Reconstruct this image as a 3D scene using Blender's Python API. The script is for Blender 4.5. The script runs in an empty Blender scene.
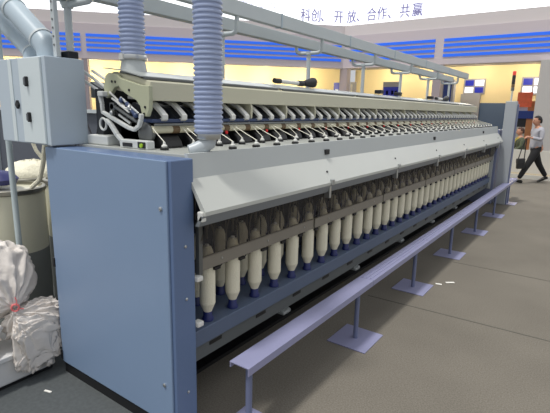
import bpy, bmesh, math, random
from mathutils import Vector, Matrix
random.seed(7)
PI = math.pi
SC = bpy.context.scene
COL = SC.collection

# ------------------------------------------------------------------ materials
MATS = {}
def mat(name, col, rough=.5, metal=0., spec=.5, noise=0., nscale=20., bump=0., bscale=60., emit=None, estr=0., coat=0.):
    if name in MATS: return MATS[name]
    m = bpy.data.materials.new(name); m.use_nodes = True
    nt = m.node_tree; b = nt.nodes['Principled BSDF']
    c = tuple((x/12.92 if x <= .04045 else ((x+.055)/1.055)**2.4) for x in col)
    b.inputs['Base Color'].default_value = (*c, 1)
    b.inputs['Roughness'].default_value = rough
    b.inputs['Metallic'].default_value = metal
    b.inputs['Specular IOR Level'].default_value = spec
    b.inputs['Coat Weight'].default_value = coat
    tc = nt.nodes.new('ShaderNodeTexCoord')
    if noise:
        n = nt.nodes.new('ShaderNodeTexNoise'); n.inputs['Scale'].default_value = nscale; n.inputs['Detail'].default_value = 5
        nt.links.new(tc.outputs['Object'], n.inputs['Vector'])
        mx = nt.nodes.new('ShaderNodeMix'); mx.data_type = 'RGBA'
        nt.links.new(n.outputs['Fac'], mx.inputs['Factor'])
        mx.inputs['A'].default_value = (*[max(0, v*(1-noise)) for v in c], 1)
        mx.inputs['B'].default_value = (*[min(1, v*(1+noise)) for v in c], 1)
        nt.links.new(mx.outputs['Result'], b.inputs['Base Color'])
    if bump:
        n2 = nt.nodes.new('ShaderNodeTexNoise'); n2.inputs['Scale'].default_value = bscale; n2.inputs['Detail'].default_value = 4
        nt.links.new(tc.outputs['Object'], n2.inputs['Vector'])
        bp = nt.nodes.new('ShaderNodeBump'); bp.inputs['Strength'].default_value = bump; bp.inputs['Distance'].default_value = .01
        nt.links.new(n2.outputs['Fac'], bp.inputs['Height']); nt.links.new(bp.outputs['Normal'], b.inputs['Normal'])
    if emit:
        e = tuple((x/12.92 if x <= .04045 else ((x+.055)/1.055)**2.4) for x in emit)
        b.inputs['Emission Color'].default_value = (*e, 1); b.inputs['Emission Strength'].default_value = estr
    MATS[name] = m
    return m
M_BLUE = mat('blue_paint', (.50, .585, .70), .38, noise=.03, nscale=3)
M_BLUE2 = mat('blue_paint_shaded', (.38, .46, .60), .4, noise=.03, nscale=3)  # same blue, darkened to put the side's shade into the colour
M_RAIL = mat('blue_rail_paint', (.35, .40, .49), .45, noise=.05, nscale=8)
M_GREY = mat('light_grey_paint', (.73, .75, .75), .45, noise=.03, nscale=4)
M_PANEL = mat('pale_panel_paint', (.76, .77, .75), .4, noise=.03, nscale=4)
M_TABLE = mat('table_paint', (.68, .69, .67), .4, noise=.04, nscale=6)
M_BOX = mat('control_cabinet_paint', (.73, .78, .82), .5, noise=.03, nscale=5)
M_BOXD = mat('control_door_paint', (.83, .87, .88), .45, noise=.03, nscale=5)
M_CREAM = mat('cream_cover_paint', (.78, .77, .68), .35, noise=.03, nscale=6, coat=.2)
M_DUCT = mat('duct_paint', (.68, .74, .78), .4, noise=.06, nscale=3)
M_HOSE = mat('corrugated_hose', (.63, .68, .80), .4, noise=.04, nscale=12)
M_STEEL = mat('bright_steel', (.75, .76, .76), .3, metal=.9)
M_DSTEEL = mat('dull_steel', (.42, .43, .43), .4, metal=.5, noise=.1)
M_BEAM = mat('overhead_beam_grey', (.76, .79, .80), .5, noise=.04, nscale=5)
M_BLACK = mat('black_plastic', (.10, .10, .11), .45)
M_DARK = mat('dark_interior', (.16, .17, .19), .7, noise=.2, nscale=10)
M_DARKB = mat('dark_blue_interior', (.20, .23, .30), .7, noise=.1, nscale=10)
M_WHITEP = mat('white_plastic', (.86, .86, .84), .4)
M_CAST = mat('cast_white_paint', (.80, .81, .80), .4, noise=.04)
M_YARN = mat('wound_roving', (.90, .88, .79), .85, bump=.5, bscale=160, noise=.04, nscale=40)
M_SPBASE = mat('navy_bobbin_base', (.12, .16, .38), .4)
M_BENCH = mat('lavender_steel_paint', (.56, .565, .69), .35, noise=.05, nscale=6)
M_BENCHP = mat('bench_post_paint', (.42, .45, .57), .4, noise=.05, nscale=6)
M_GUARD = mat('guard_strip_metal', (.52, .50, .46), .45, metal=.2, noise=.08, nscale=10)
M_RED = mat('red_plastic', (.85, .12, .15), .4)
M_GREEN = mat('lime_knob', (.65, .8, .2), .4)
M_STRAND = mat('roving_strand', (.93, .92, .86), .8)
M_NAVY = mat('navy_bar', (.22, .28, .42), .4)
M_ROLL = mat('cream_roller', (.80, .78, .68), .4)
M_BROWN = mat('roller_end_brown', (.42, .33, .22), .5)
M_CANW = mat('can_cream_plastic', (.84, .83, .74), .4, noise=.05, nscale=5)
M_CANG = mat('can_grey_plastic', (.50, .51, .49), .5, noise=.06, nscale=5)
M_CHROME = mat('can_rim_metal', (.60, .59, .55), .3, metal=.8)
M_FIBRE = mat('cotton_fibre', (.93, .91, .82), .95, bump=.9, bscale=50, noise=.05)
M_BAG = mat('white_woven_plastic', (.88, .85, .82), .4, bump=.35, bscale=35, noise=.05, nscale=30)
M_PINK = mat('pink_tie', (.92, .50, .50), .5)
M_PALLET = mat('white_board', (.82, .82, .82), .5, noise=.04)
M_NAVYBAG = mat('navy_sack', (.12, .14, .38), .5)
M_CABLE = mat('black_cable', (.12, .12, .15), .5)
M_FASC = mat('fascia_grey', (.84, .81, .81), .7, noise=.02, nscale=1)
M_FASC2 = mat('fascia_lower_grey', (.79, .75, .77), .7, noise=.02, nscale=1)
M_STRIPE = mat('blue_fascia_stripe', (.10, .28, .65), .4, emit=(.15, .40, .88), estr=.8)  # blue of the fascia stripes, with emission mixed into the colour
M_SIGN = mat('backlit_sign_white', (.95, .95, .95), .6, emit=(.97, .99, 1.), estr=1.25)
M_SIGNT = mat('sign_letters', (.45, .44, .60), .6, emit=(.62, .60, .76), estr=.35)
M_SIGNF = mat('sign_faint_letters', (.72, .72, .82), .6, emit=(.85, .85, .92), estr=.45)
M_WARM = mat('cream_booth_wall', (.95, .88, .69), .7, noise=.03, nscale=1.5)
M_SLATE = mat('slate_wall', (.34, .42, .54), .6, noise=.05, nscale=2)
M_COLM = mat('booth_column', (.62, .58, .60), .6, noise=.03, nscale=2)
M_WHITEW = mat('white_low_wall', (.78, .77, .74), .6, noise=.03, nscale=2)
M_WOOD = mat('orange_wood', (.74, .50, .33), .5, noise=.12, nscale=6)
M_BBAND = mat('blue_band', (.14, .24, .55), .4)
M_ORANGE = mat('orange_poster', (.90, .42, .28), .5, noise=.25, nscale=9)
M_PANEW = mat('lit_window_pane', (.9, .9, .95), .3, emit=(.95, .97, 1.), estr=.9)
M_PANEB = mat('blue_pane', (.16, .2, .72), .3, noise=.1)
M_TAN = mat('tan_plinth', (.62, .57, .48), .7, noise=.05)
M_PAPER = mat('paper_scrap', (.92, .91, .88), .7)
M_SKIN = mat('skin', (.76, .56, .46), .5, noise=.03)
M_SHIRT = mat('white_shirt', (.66, .66, .69), .8, bump=.3, bscale=25)
M_TROUS = mat('black_trousers', (.10, .10, .11), .8, bump=.2, bscale=25)
M_SHOE = mat('black_shoe', (.06, .06, .06), .3)
M_HAIR = mat('black_hair', (.09, .07, .07), .6, bump=.6, bscale=120)
M_BROWNH = mat('brown_hair', (.30, .20, .15), .6, bump=.6, bscale=120)
M_OLIVE = mat('olive_top', (.30, .33, .25), .8)
M_YELLOW = mat('yellow_lanyard', (.90, .82, .35), .6)
M_FROST = mat('blue_grey_edge', (.44, .47, .58), .4)

def smoked():
    m = bpy.data.materials.new('smoked_acrylic'); m.use_nodes = True
    nt = m.node_tree; nt.nodes.clear()
    out = nt.nodes.new('ShaderNodeOutputMaterial'); t = nt.nodes.new('ShaderNodeBsdfTransparent'); t.inputs[0].default_value = (.84, .82, .79, 1)
    d = nt.nodes.new('ShaderNodeBsdfPrincipled'); d.inputs['Base Color'].default_value = (.25, .24, .23, 1); d.inputs['Roughness'].default_value = .15
    mx = nt.nodes.new('ShaderNodeMixShader'); mx.inputs[0].default_value = .08
    nt.links.new(t.outputs[0], mx.inputs[1]); nt.links.new(d.outputs[0], mx.inputs[2]); nt.links.new(mx.outputs[0], out.inputs[0])
    return m
M_SMOKE = smoked()

def carpet():
    m = bpy.data.materials.new('hall_carpet'); m.use_nodes = True
    nt = m.node_tree; b = nt.nodes['Principled BSDF']; b.inputs['Roughness'].default_value = .95; b.inputs['Specular IOR Level'].default_value = .15
    tc = nt.nodes.new('ShaderNodeTexCoord')
    n = nt.nodes.new('ShaderNodeTexNoise'); n.inputs['Scale'].default_value = 110; n.inputs['Detail'].default_value = 5
    n2 = nt.nodes.new('ShaderNodeTexNoise'); n2.inputs['Scale'].default_value = 1.3; n2.inputs['Detail'].default_value = 3
    for q in (n, n2): nt.links.new(tc.outputs['Object'], q.inputs['Vector'])
    r = nt.nodes.new('ShaderNodeValToRGB'); r.color_ramp.elements[0].position = .36; r.color_ramp.elements[1].position = .66
    r.color_ramp.elements[0].color = (.175, .158, .132, 1); r.color_ramp.elements[1].color = (.25, .229, .193, 1)
    nt.links.new(n.outputs['Fac'], r.inputs[0])
    mx = nt.nodes.new('ShaderNodeMix'); mx.data_type = 'RGBA'; mx.blend_type = 'MULTIPLY'; mx.inputs['Factor'].default_value = .35
    nt.links.new(r.outputs[0], mx.inputs['A']); nt.links.new(n2.outputs['Fac'], mx.inputs['B'])
    nt.links.new(mx.outputs['Result'], b.inputs['Base Color'])
    bp = nt.nodes.new('ShaderNodeBump'); bp.inputs['Strength'].default_value = .3; bp.inputs['Distance'].default_value = .003
    nt.links.new(n.outputs['Fac'], bp.inputs['Height']); nt.links.new(bp.outputs['Normal'], b.inputs['Normal'])
    return m
M_CARPET = carpet()
M_GCARP = mat('grey_carpet', (.33, .345, .35), .95, noise=.25, nscale=45, spec=.15)
M_SEAM = mat('carpet_seam', (.37, .36, .33), .95)

# ------------------------------------------------------------------ mesh builder
class MB:
    def __init__(s): s.bm = bmesh.new(); s.smooth = False
    def box(s, x0, x1, y0, y1, z0, z1, M=None):
        v = [s.bm.verts.new((x, y, z)) for x in (x0, x1) for y in (y0, y1) for z in (z0, z1)]
        for f in ((0,1,3,2), (4,6,7,5), (0,4,5,1), (2,3,7,6), (0,2,6,4), (1,5,7,3)): s.bm.faces.new([v[i] for i in f])
        if M is not None:
            for q in v: q.co = M @ q.co
        return s
    def prism(s, pts, axis, a, b):      # pts 2-D, extruded along axis from a to b
        def P(u, w, t):
            return {'y': (u, t, w), 'x': (t, u, w), 'z': (u, w, t)}[axis]
        A = [s.bm.verts.new(P(u, w, a)) for u, w in pts]; B = [s.bm.verts.new(P(u, w, b)) for u, w in pts]
        n = len(pts)
        for i in range(n): s.bm.faces.new([A[i], A[(i+1) % n], B[(i+1) % n], B[i]])
        s.bm.faces.new(A[::-1]); s.bm.faces.new(B)
        return s
    def lathe(s, prof, loc=(0, 0, 0), seg=16, cap=True, M=None):
        rings = []
        for r, z in prof:
            rings.append([s.bm.verts.new((loc[0]+r*math.cos(2*PI*i/seg), loc[1]+r*math.sin(2*PI*i/seg), loc[2]+z)) for i in range(seg)])
        for a, b in zip(rings, rings[1:]):
            for i in range(seg): s.bm.faces.new([a[i], a[(i+1) % seg], b[(i+1) % seg], b[i]])
        if cap: s.bm.faces.new(rings[0][::-1]); s.bm.faces.new(rings[-1])
        if M is not None:
            for rg in rings:
                for q in rg: q.co = M @ q.co
        s.smooth = True
        return s
    def tube(s, pts, r, seg=8, cap=True):
        pts = [Vector(p) for p in pts]; rr = r if isinstance(r, (list, tuple)) else [r]*len(pts)
        rings = []; up = None
        for i, p in enumerate(pts):
            d = (pts[min(i+1, len(pts)-1)]-pts[max(i-1, 0)]).normalized()
            if up is None:
                up = Vector((0, 0, 1)) if abs(d.z) < .9 else Vector((1, 0, 0))
            u = d.cross(up).normalized(); w = u.cross(d).normalized(); up = w
            rings.append([s.bm.verts.new(p+u*rr[i]*math.cos(2*PI*k/seg)+w*rr[i]*math.sin(2*PI*k/seg)) for k in range(seg)])
        for a, b in zip(rings, rings[1:]):
            for i in range(seg): s.bm.faces.new([a[i], a[(i+1) % seg], b[(i+1) % seg], b[i]])
        if cap: s.bm.faces.new(rings[0][::-1]); s.bm.faces.new(rings[-1])
        s.smooth = True
        return s
    def ribbon(s, path, th, a, b):      # path in xz with thickness th, extruded a..b along y
        pts = [Vector((p[0], p[1])) for p in path]; L = []; R = []
        for i, p in enumerate(pts):
            d = (pts[min(i+1, len(pts)-1)]-pts[max(i-1, 0)]).normalized(); n = Vector((-d.y, d.x))*th/2
            L.append(p+n); R.append(p-n)
        n = len(pts)
        for i in range(n-1): s.prism([tuple(L[i]), tuple(L[i+1]), tuple(R[i+1]), tuple(R[i])], 'y', a, b)
        return s
    def build(s, name, m, parent=None, bevel=0., world=True, smooth=None):
        bmesh.ops.recalc_face_normals(s.bm, faces=s.bm.faces)
        me = bpy.data.meshes.new(name)
        if parent is not None and world:
            off = Vector(parent.location); q = parent
            while q.parent: q = q.parent; off = off + Vector(q.location)
            for v in s.bm.verts: v.co -= off
        s.bm.to_mesh(me); s.bm.free()
        o = bpy.data.objects.new(name, me); COL.objects.link(o)
        for mm in (m if isinstance(m, list) else [m]): me.materials.append(mm)
        sm = s.smooth if smooth is None else smooth
        if sm:
            for p in me.polygons: p.use_smooth = True
            try: me.set_sharp_from_angle(angle=math.radians(40))
            except Exception: pass
        if bevel:
            b = o.modifiers.new('bevel', 'BEVEL'); b.width = bevel; b.segments = 2; b.limit_method = 'ANGLE'
        if parent is not None: o.parent = parent
        return o
def tag(o, label=None, cat=None, group=None, kind=None):
    if label: o['label'] = label
    if cat: o['category'] = cat
    if group: o['group'] = group
    if kind: o['kind'] = kind
    return o
def thing(name, label, cat, loc=(0, 0, 0), group=None):
    o = bpy.data.objects.new(name, None); o.empty_display_size = .1; COL.objects.link(o); o.location = loc
    return tag(o, label, cat, group)
def dup(o, parent=None, **kw):
    c = o.copy(); COL.objects.link(c)
    if parent is not None: c.parent = parent
    for ch in list(o.children): dup(ch, c)
    return c

# ------------------------------------------------------------------ floor
f = MB().box(-26, 10, -6, 30, -.05, 0).build('floor', M_CARPET); tag(f, kind='structure')
g = MB().prism([(-9, -4), (-1.58, -4), (-1.58, 1.38), (-1.95, 1.38), (-1.95, 10.2), (-9, 10.2)], 'z', 0, .003).build('trim_1', M_GCARP); tag(g, kind='structure')
s = MB()
s.box(-1.45, 6, 3.83, 3.843, 0, .0025, Matrix.Rotation(.035, 4, 'Z'))
s.build('trim_2', M_SEAM)['kind'] = 'structure'
s = MB(); s.box(-1.2, 6, 5.32, 5.333, 0, .0025)
s.build('trim_3', M_SEAM)['kind'] = 'structure'

# ------------------------------------------------------------------ the roving frame
Y0, YE = 1.525, 9.42          # body of the machine
fr = thing('spinning_machine', 'long blue and pale grey textile roving machine running away across the hall', 'machine', (-2.1, 5.4, 0))
# near end cabinet
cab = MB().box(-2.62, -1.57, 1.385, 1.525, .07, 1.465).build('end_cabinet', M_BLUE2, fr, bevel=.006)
door = MB().box(-2.64, -1.592, 1.372, 1.386, .075, 1.462).build('cabinet_door', M_BLUE, cab, bevel=.004)
MB().box(-2.63, -1.575, 1.38, 1.52, 0, .07).build('plinth', M_BLACK, cab)
def button(n, x, y, z, r, ax, m, par):
    Mx = Matrix.Translation((x, y, z)) @ (Matrix.Rotation(PI/2, 4, 'X') if ax == 'y' else Matrix.Rotation(PI/2, 4, 'Y'))
    MB().lathe([(r, -.004), (r, .004), (r*.6, .007)], seg=14, M=Mx).build(n, m, par)
button('door_lock', -1.633, 1.371, 1.234, .011, 'y', M_STEEL, cab); button('door_lock', -1.647, 1.371, .302, .011, 'y', M_STEEL, cab)
for z in (1.04, .766, .247): button('bolt', -1.570, 1.462, z, .008, 'x', M_STEEL, cab)
for z in (.75, .122): MB().box(-2.652, -2.632, 1.365, 1.39, z-.03, z+.03).build('hinge', M_BLACK, cab, bevel=.003)
# table, fascia, slanted front panel
MB().box(-2.5, -1.60, Y0, YE, 1.44, 1.478).build('table', M_TABLE, fr, bevel=.003)
MB().prism([(-1.62, 1.485), (-1.60, 1.485), (-1.58, 1.366), (-1.60, 1.366)], 'y', Y0-.01, YE).build('upper_fascia', M_GREY, fr)
fp = MB().prism([(-1.60, 1.372), (-1.58, 1.366), (-1.48, 1.215), (-1.482, 1.195), (-1.50, 1.195)], 'y', 1.512, YE+.05).build('front_panel', M_PANEL, fr)
MB().prism([(-1.50, 1.195), (-1.485, 1.195), (-1.515, 1.140), (-1.54, 1.140)], 'y', 1.50, YE).build('lower_lip', M_DSTEEL if False else mat('lip_grey', (.50, .52, .53), .4), fr)
secs = [1.48+1.29*i for i in range(7)]
for i, y in enumerate(secs[1:-1]+[9.15]):
    b = MB().box(-1.492, -1.470, y-.02, y+.02, 1.195, 1.235).box(-1.535, -1.49, y-.012, y+.012, 1.10, 1.2)
    b.build('panel_latch', M_STEEL, fr, bevel=.003)
    MB().lathe([(.008, -.003), (.008, .004)], seg=8, M=Matrix.Translation((-1.522, y-.005, 1.285)) @ Matrix.Rotation(.9, 4, 'Y')).build('panel_rivet', M_BLACK, fr)
for y in (2.857, 5.436, 8.125):
    MB().box(-1.592, -1.574, y-.028, y+.028, 1.395, 1.432).build('push_button_box', M_BLACK, fr, bevel=.004)
# near hinge of the acrylic guard
h = MB().box(-1.525, -1.49, 1.50, 1.53, 1.165, 1.215); h.build('guard_hinge', M_WHITEP, fr, bevel=.006)
MB().box(-1.60, -1.575, 1.56, 1.585, .86, 1.15).build('guard_upright', M_DSTEEL, fr)
for i in range(6):
    a = secs[i] + (.09 if i == 0 else .012); b = secs[i+1]-.012
    if i == 5: b = YE-.02
    MB().prism([(-1.535, 1.150), (-1.529, 1.150), (-1.612, .925), (-1.618, .925)], 'y', a, b).build('acrylic_guard', M_SMOKE, fr)
    st = MB().box(-1.624, -1.612, a, b, .858, .932).build('guard_strip', M_GUARD, fr, bevel=.002)
    for k in range(3):
        y = a+.2+k*.43
        MB().lathe([(.006, 0), (.006, .005)], seg=8, M=Matrix.Translation((-1.613, y, .895)) @ Matrix.Rotation(PI/2, 4, 'Y')).build('screw', M_STEEL, st)
MB().box(-1.60, -1.555, Y0+.002, Y0+.045, .835, .862).build('strip_clip', M_WHITEP, fr, bevel=.006)
MB().box(-1.60, -1.555, Y0+.002, Y0+.045, .585, .612).build('strip_clip', M_WHITEP, fr, bevel=.006)
# bobbin rail
MB().box(-2.06, -1.625, Y0, YE-.02, .425, .52).build('bobbin_rail', M_RAIL, fr, bevel=.004)
rb = MB().box(-2.0, -1.645, Y0, YE-.02, .33, .425).build('under_rail', mat('under_rail_paint', (.36, .38, .39), .5), fr)
for i in range(18):
    y = 1.75+i*.43
    MB().box(-1.648, -1.641, y-.05, y+.05, .385, .405).build('slot', M_BLACK, rb)
# feet
for i in range(6):
    y = 2.93+1.36*i if i else 2.93
    if y > 9.3: break
    MB().prism([(-2.3, .03), (-2.3, .14), (-2.12, .14), (-1.99, .085), (-1.93, .06), (-1.93, .03)], 'y', y-.055, y+.055).tube([(-2.2, y, .1), (-2.2, y, .3)], .035).lathe([(.05, 0), (.05, .02)], (-1.99, y, .03)).build('foot', M_GREY, fr, bevel=.01)
# dark interior
MB().box(-2.42, -2.40, Y0, YE, .06, 1.44).build('rear_panel', M_DARKB, fr)
MB().box(-2.42, -1.925, Y0, YE, .004, .03).build('under_shade_sheet', M_BLACK, fr)  # black sheet standing in for the shade on the floor below the machine
MB().box(-2.40, -1.70, Y0+.01, YE-.01, 1.38, 1.44).build('flyer_carrier', M_DARK, fr)
for i in range(7):
    y = secs[i]+.08 if i < 6 else YE-.03
    MB().box(-2.3, -2.22, y, y+.05, .09, 1.38).build('inner_upright', M_DARKB, fr)
# far end
MB().box(-2.62, -1.56, YE, YE+.5, 0, 1.42).build('far_cabinet', M_FROST, fr, bevel=.01)
fc = MB().box(-1.53, -1.33, YE+.1, YE+.2, 0, 1.95).build('far_column', mat('column_grey', (.66, .68, .70), .5), fr, bevel=.01)
MB().box(-1.329, -1.305, YE+.12, YE+.2, 0, 1.9).build('column_edge', M_FROST, fr, bevel=.01)
MB().box(-1.66, -1.60, YE-.02, YE+.02, .3, 1.18).build('end_upright', M_GREY, fr)
MB().box(-1.70, -1.60, YE-.015, YE+.1, 1.34, 1.47).build('end_bracket', M_BLACK, fr, bevel=.01)

# flyers, caps, strands for 72 spindles
front = [1.725+.215*k for k in range(36)]
back = [y-.1075 for y in front]
def flyer_mb():
    m = MB()
    m.tube([(0, 0, 1.42), (0, 0, 1.0)], .0055, 6)
    m.lathe([(.008, 0), (.011, .01), (.011, .03), (.007, .04)], (0, 0, 1.06), 10)
    for sgn in (1, -1):
        m.tube([(0, 0, 1.09), (0, .035*sgn, 1.075), (0, .056*sgn, 1.02), (0, .058*sgn, .84), (0, .05*sgn, .82)], .0045, 6)
    return m
def presser_mb():
    m = MB(); m.box(.046, .062, -.002, .044, .832, .848).tube([(.054, .04, .840), (.045, .065, .842), (.034, .090, .850)], .004, 6).box(.022, .040, .084, .102, .842, .876)
    return m
fm = flyer_mb().build('flyer', mat('flyer_metal', (.36, .36, .36), .4, metal=.4), None)
pm = presser_mb().build('presser', M_BLACK, None)
def cap_mb():
    return MB().lathe([(.023, 0), (.024, .012), (.019, .016)], seg=12), MB().lathe([(.015, .016), (.016, .019), (.015, .026), (.008, .031), (.006, .044), (.003, .045)], seg=12)
c1, c2 = cap_mb(); cp = c1.build('flyer_cap', M_BLACK, None); ct = c2.build('cap_tip', M_WHITEP, None)
strand = {}
def strand_mesh(dx, dy, z0):
    return MB().tube([(dx, dy, z0), (dx*.5, dy*.5, (z0+1.522)/2-.002), (0, 0, 1.522)], .0026, 5)
sf = strand_mesh(-.285, .13, 1.592).build('roving_strand', M_STRAND, None)
sb = strand_mesh(-.085, -.005, 1.592).build('roving_strand', M_STRAND, None)
base = Vector(fr.location)
first = True
for row, (X, ys, sm_) in enumerate(((-1.68, front, sf), (-1.88, back, sb))):
    for k, y in enumerate(ys):
        new = (row == 0 and k == 0)
        L = Vector((X, y, 0))-base
        a = fm if new else fm.copy(); b = pm if new else pm.copy(); c = cp if new else cp.copy(); d = ct if new else ct.copy()
        e = sm_ if k == 0 else sm_.copy()
        for o in (a, b, c, d, e):
            if o.name not in COL.objects: COL.objects.link(o)
        a.parent = fr; a.location = L
        b.parent = a; b.location = (0, 0, 0)
        c.parent = fr; c.location = L+Vector((0, 0, 1.478)); d.parent = c; d.location = (0, 0, 0)
        e.parent = fr; e.location = L

# drafting zone under the hood
MB().box(-2.46, -2.40, Y0+.08, YE-.02, 1.478, 1.80).build('drafting_back', M_DARK, fr)
MB().prism([(-1.985, 1.735), (-1.985, 1.835), (-2.09, 1.862), (-2.30, 1.895), (-2.345, 1.88), (-2.34, 1.80), (-2.2, 1.78), (-2.1, 1.745)], 'y', 1.625, YE-.02).build('hood', M_CREAM, fr, bevel=.004)
ep = MB().prism([(-2.365, 1.81), (-2.345, 1.87), (-2.313, 1.888), (-2.23, 1.874), (-2.212, 1.857), (-2.13, 1.838), (-2.031, 1.815), (-1.965, 1.812), (-1.965, 1.74),
    (-1.970, 1.69), (-1.992, 1.650), (-2.03, 1.655), (-2.045, 1.705), (-2.075, 1.735), (-2.137, 1.758), (-2.200, 1.788), (-2.225, 1.812), (-2.262, 1.806), (-2.300, 1.770), (-2.342, 1.748), (-2.355, 1.765)], 'y', 1.598, 1.624).build('hood_end_plate', mat('khaki_cream_paint', (.70, .71, .60), .4, noise=.05), fr, bevel=.004)
for x, z in ((-2.28, 1.838), (-2.25, 1.836), (-2.13, 1.79), (-2.0, 1.70), (-2.01, 1.665)):
    MB().lathe([(.007, 0), (.007, .006)], seg=8, M=Matrix.Translation((x, 1.6, z)) @ Matrix.Rotation(PI/2, 4, 'X')).build('screw', M_BLACK, ep)
# glossy cover sheets on the hood top
for i in range(6):
    a = 1.60+1.30*i; b = a+1.27
    MB().prism([(-2.03, 1.858), (-2.03, 1.864), (-2.20, 1.902), (-2.36, 1.918), (-2.36, 1.912), (-2.20, 1.896)], 'y', a, b).build('cover_sheet', mat('glossy_cover', (.64, .66, .65), .3, noise=.15, nscale=3), fr)
    MB().box(-2.035, -2.02, a+.02, b-.02, 1.848, 1.858).build('cover_seal', M_DSTEEL, fr)
# pressure arms
def arm_mb():
    m = MB()
    m.ribbon([(-2.26, 1.755), (-2.14, 1.750), (-2.05, 1.720), (-1.995, 1.680), (-1.965, 1.655), (-1.966, 1.640), (-1.985, 1.632)], .018, -.019, .019)
    return m
am = arm_mb().build('pressure_arm', M_WHITEP, None, bevel=.003)
ab = MB().prism([(-2.2, 1.725), (-2.08, 1.700), (-2.02, 1.660), (-1.995, 1.640), (-2.02, 1.628), (-2.2, 1.63)], 'y', -.034, .016).build('arm_cradle', mat('charcoal_plastic', (.17, .18, .21), .45), None)
for k in range(54):
    y = 1.70+.1433*k
    a = am if k == 0 else am.copy(); b = ab if k == 0 else ab.copy()
    for o in (a, b):
        if o.name not in COL.objects: COL.objects.link(o)
    a.parent = fr; a.location = Vector((0, y, 0))-base; b.parent = a; b.location = (0, 0, 0)
for k in range(19):
    y = 1.635+.43*k
    if k == 0: continue
    if y > YE-.05: break
    MB().prism([(-2.2, 1.75), (-1.995, 1.738), (-1.985, 1.71), (-1.99, 1.64), (-2.02, 1.60), (-2.1, 1.478), (-2.2, 1.478)], 'y', y-.009, y+.009).build('stand_plate', M_CREAM, fr)
    if k: MB().lathe([(.007, 0), (.010, .008), (.006, .02)], (-1.945, y+.12, 1.545), 8).build('red_clip', M_RED, fr)
MB().box(-2.05, -1.975, 1.62, YE-.03, 1.618, 1.638).build('navy_bar', M_NAVY, fr, bevel=.003)
MB().tube([(-1.955, 1.62, 1.608), (-1.955, YE-.03, 1.608)], .007, 8).build('front_rod', M_DSTEEL, fr)
MB().tube([(-1.985, 1.62, 1.580), (-1.985, YE-.03, 1.580)], .021, 12).build('front_roller', M_ROLL, fr)
cols = []
bm1 = MB().lathe([(.0235, 0), (.0235, .05)], seg=12, M=Matrix.Rotation(-PI/2, 4, 'X')).build('roller_sleeve', M_BROWN, None)
bl = MB().prism([(-2.09, 1.478), (-2.09, 1.545), (-2.04, 1.562), (-1.985, 1.548), (-1.955, 1.515), (-1.94, 1.478)], 'y', 0, .155).build('clearer_box', M_BLACK, None, bevel=.012)
for k in range(36):
    o = bm1 if k == 0 else bm1.copy(); o2 = bl if k == 0 else bl.copy()
    for q in (o, o2):
        if q.name not in COL.objects: COL.objects.link(q)
    o.parent = fr; o.location = Vector((-1.985, 1.76+.215*k, 1.580))-base
    o2.parent = fr; o2.location = Vector((0, 1.66+.215*k, 0))-base
# near end cast linkages in front of the drafting zone
MB().ribbon([(-2.375, 1.76), (-2.362, 1.715), (-2.358, 1.668), (-2.242, 1.627), (-2.13, 1.589), (-2.076, 1.578), (-2.036, 1.600), (-2.018, 1.635), (-2.012, 1.665)], .021, 1.570, 1.592).build('link_arm', M_CAST, fr, bevel=.004)
MB().box(-2.375, -2.325, 1.56, 1.6, 1.755, 1.785).build('link_knuckle', M_CAST, fr, bevel=.006)
rg = MB()
rpts = [(-2.345+.030*math.cos(t), 1.57, 1.600+.033*math.sin(t)) for t in [2*PI*i/20 for i in range(21)]]
rg.tube(rpts, .0065, 8, cap=False); rg.build('link_ring', M_CAST, fr)
MB().ribbon([(-2.315, 1.625), (-2.275, 1.600), (-2.221, 1.545), (-2.18, 1.515), (-2.172, 1.478)], .022, 1.56, 1.585).build('lower_link', M_CAST, fr, bevel=.004)
gb = MB().box(-2.17, -1.935, 1.55, 1.60, 1.478, 1.525).build('gear_housing', M_CAST, fr, bevel=.006)
MB().box(-2.14, -2.06, 1.545, 1.552, 1.488, 1.508).build('housing_slot', M_BLACK, gb)
MB().box(-2.01, -1.95, 1.545, 1.552, 1.486, 1.518).build('housing_slot', M_BLACK, gb)
MB().lathe([(.011, 0), (.011, .012)], seg=12, M=Matrix.Translation((-1.975, 1.549, 1.500)) @ Matrix.Rotation(PI/2, 4, 'X')).build('lime_knob', M_GREEN, gb)
MB().lathe([(.05, -.02), (.06, 0), (.06, .012), (.04, .02)], seg=20, M=Matrix.Translation((-2.03, 1.625, 1.56)) @ Matrix.Rotation(PI/2, 4, 'X')).build('end_wheel', M_DSTEEL, fr)
for i, (x, z) in enumerate(((-2.30, 1.70), (-2.24, 1.68), (-2.18, 1.66), (-2.12, 1.645))):
    MB().tube([(x, 1.6, z), (x, 3.0, z)], .016, 10).build('draft_roller', M_DSTEEL if i % 2 else M_BLACK, fr)
    MB().box(x-.022, x+.022, 1.60, 1.62, z-.03, z+.022).build('roller_bearing', M_BLACK if i % 2 else M_DSTEEL, fr, bevel=.004)
MB().tube([(-2.27, 1.585, 1.745), (-2.16, 1.585, 1.695), (-2.10, 1.585, 1.685)], .006, 6).build('clearer_rod', M_WHITEP, fr)
MB().tube([(-2.22, 1.585, 1.72), (-2.12, 1.585, 1.67)], .006, 6).build('clearer_rod', M_WHITEP, fr)
for (xa, za, xb, zb) in ((-2.62, 1.862, -2.36, 1.755), (-2.62, 1.918, -2.36, 1.80), (-2.50, 1.905, -2.33, 1.835)):
    for yy in (1.62, 3.0, 4.3, 5.6, 6.9, 8.2):
        if yy > 2: continue
        MB().tube([(xa, yy, za), (xb, yy, zb)], .009, 8).build('guide_rod', M_CAST, fr)
MB().prism([(-2.62, 1.85), (-2.42, 1.77), (-2.40, 1.75), (-2.62, 1.75)], 'y', 1.68, 3.0).build('rear_cover', M_DSTEEL, fr)
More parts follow.
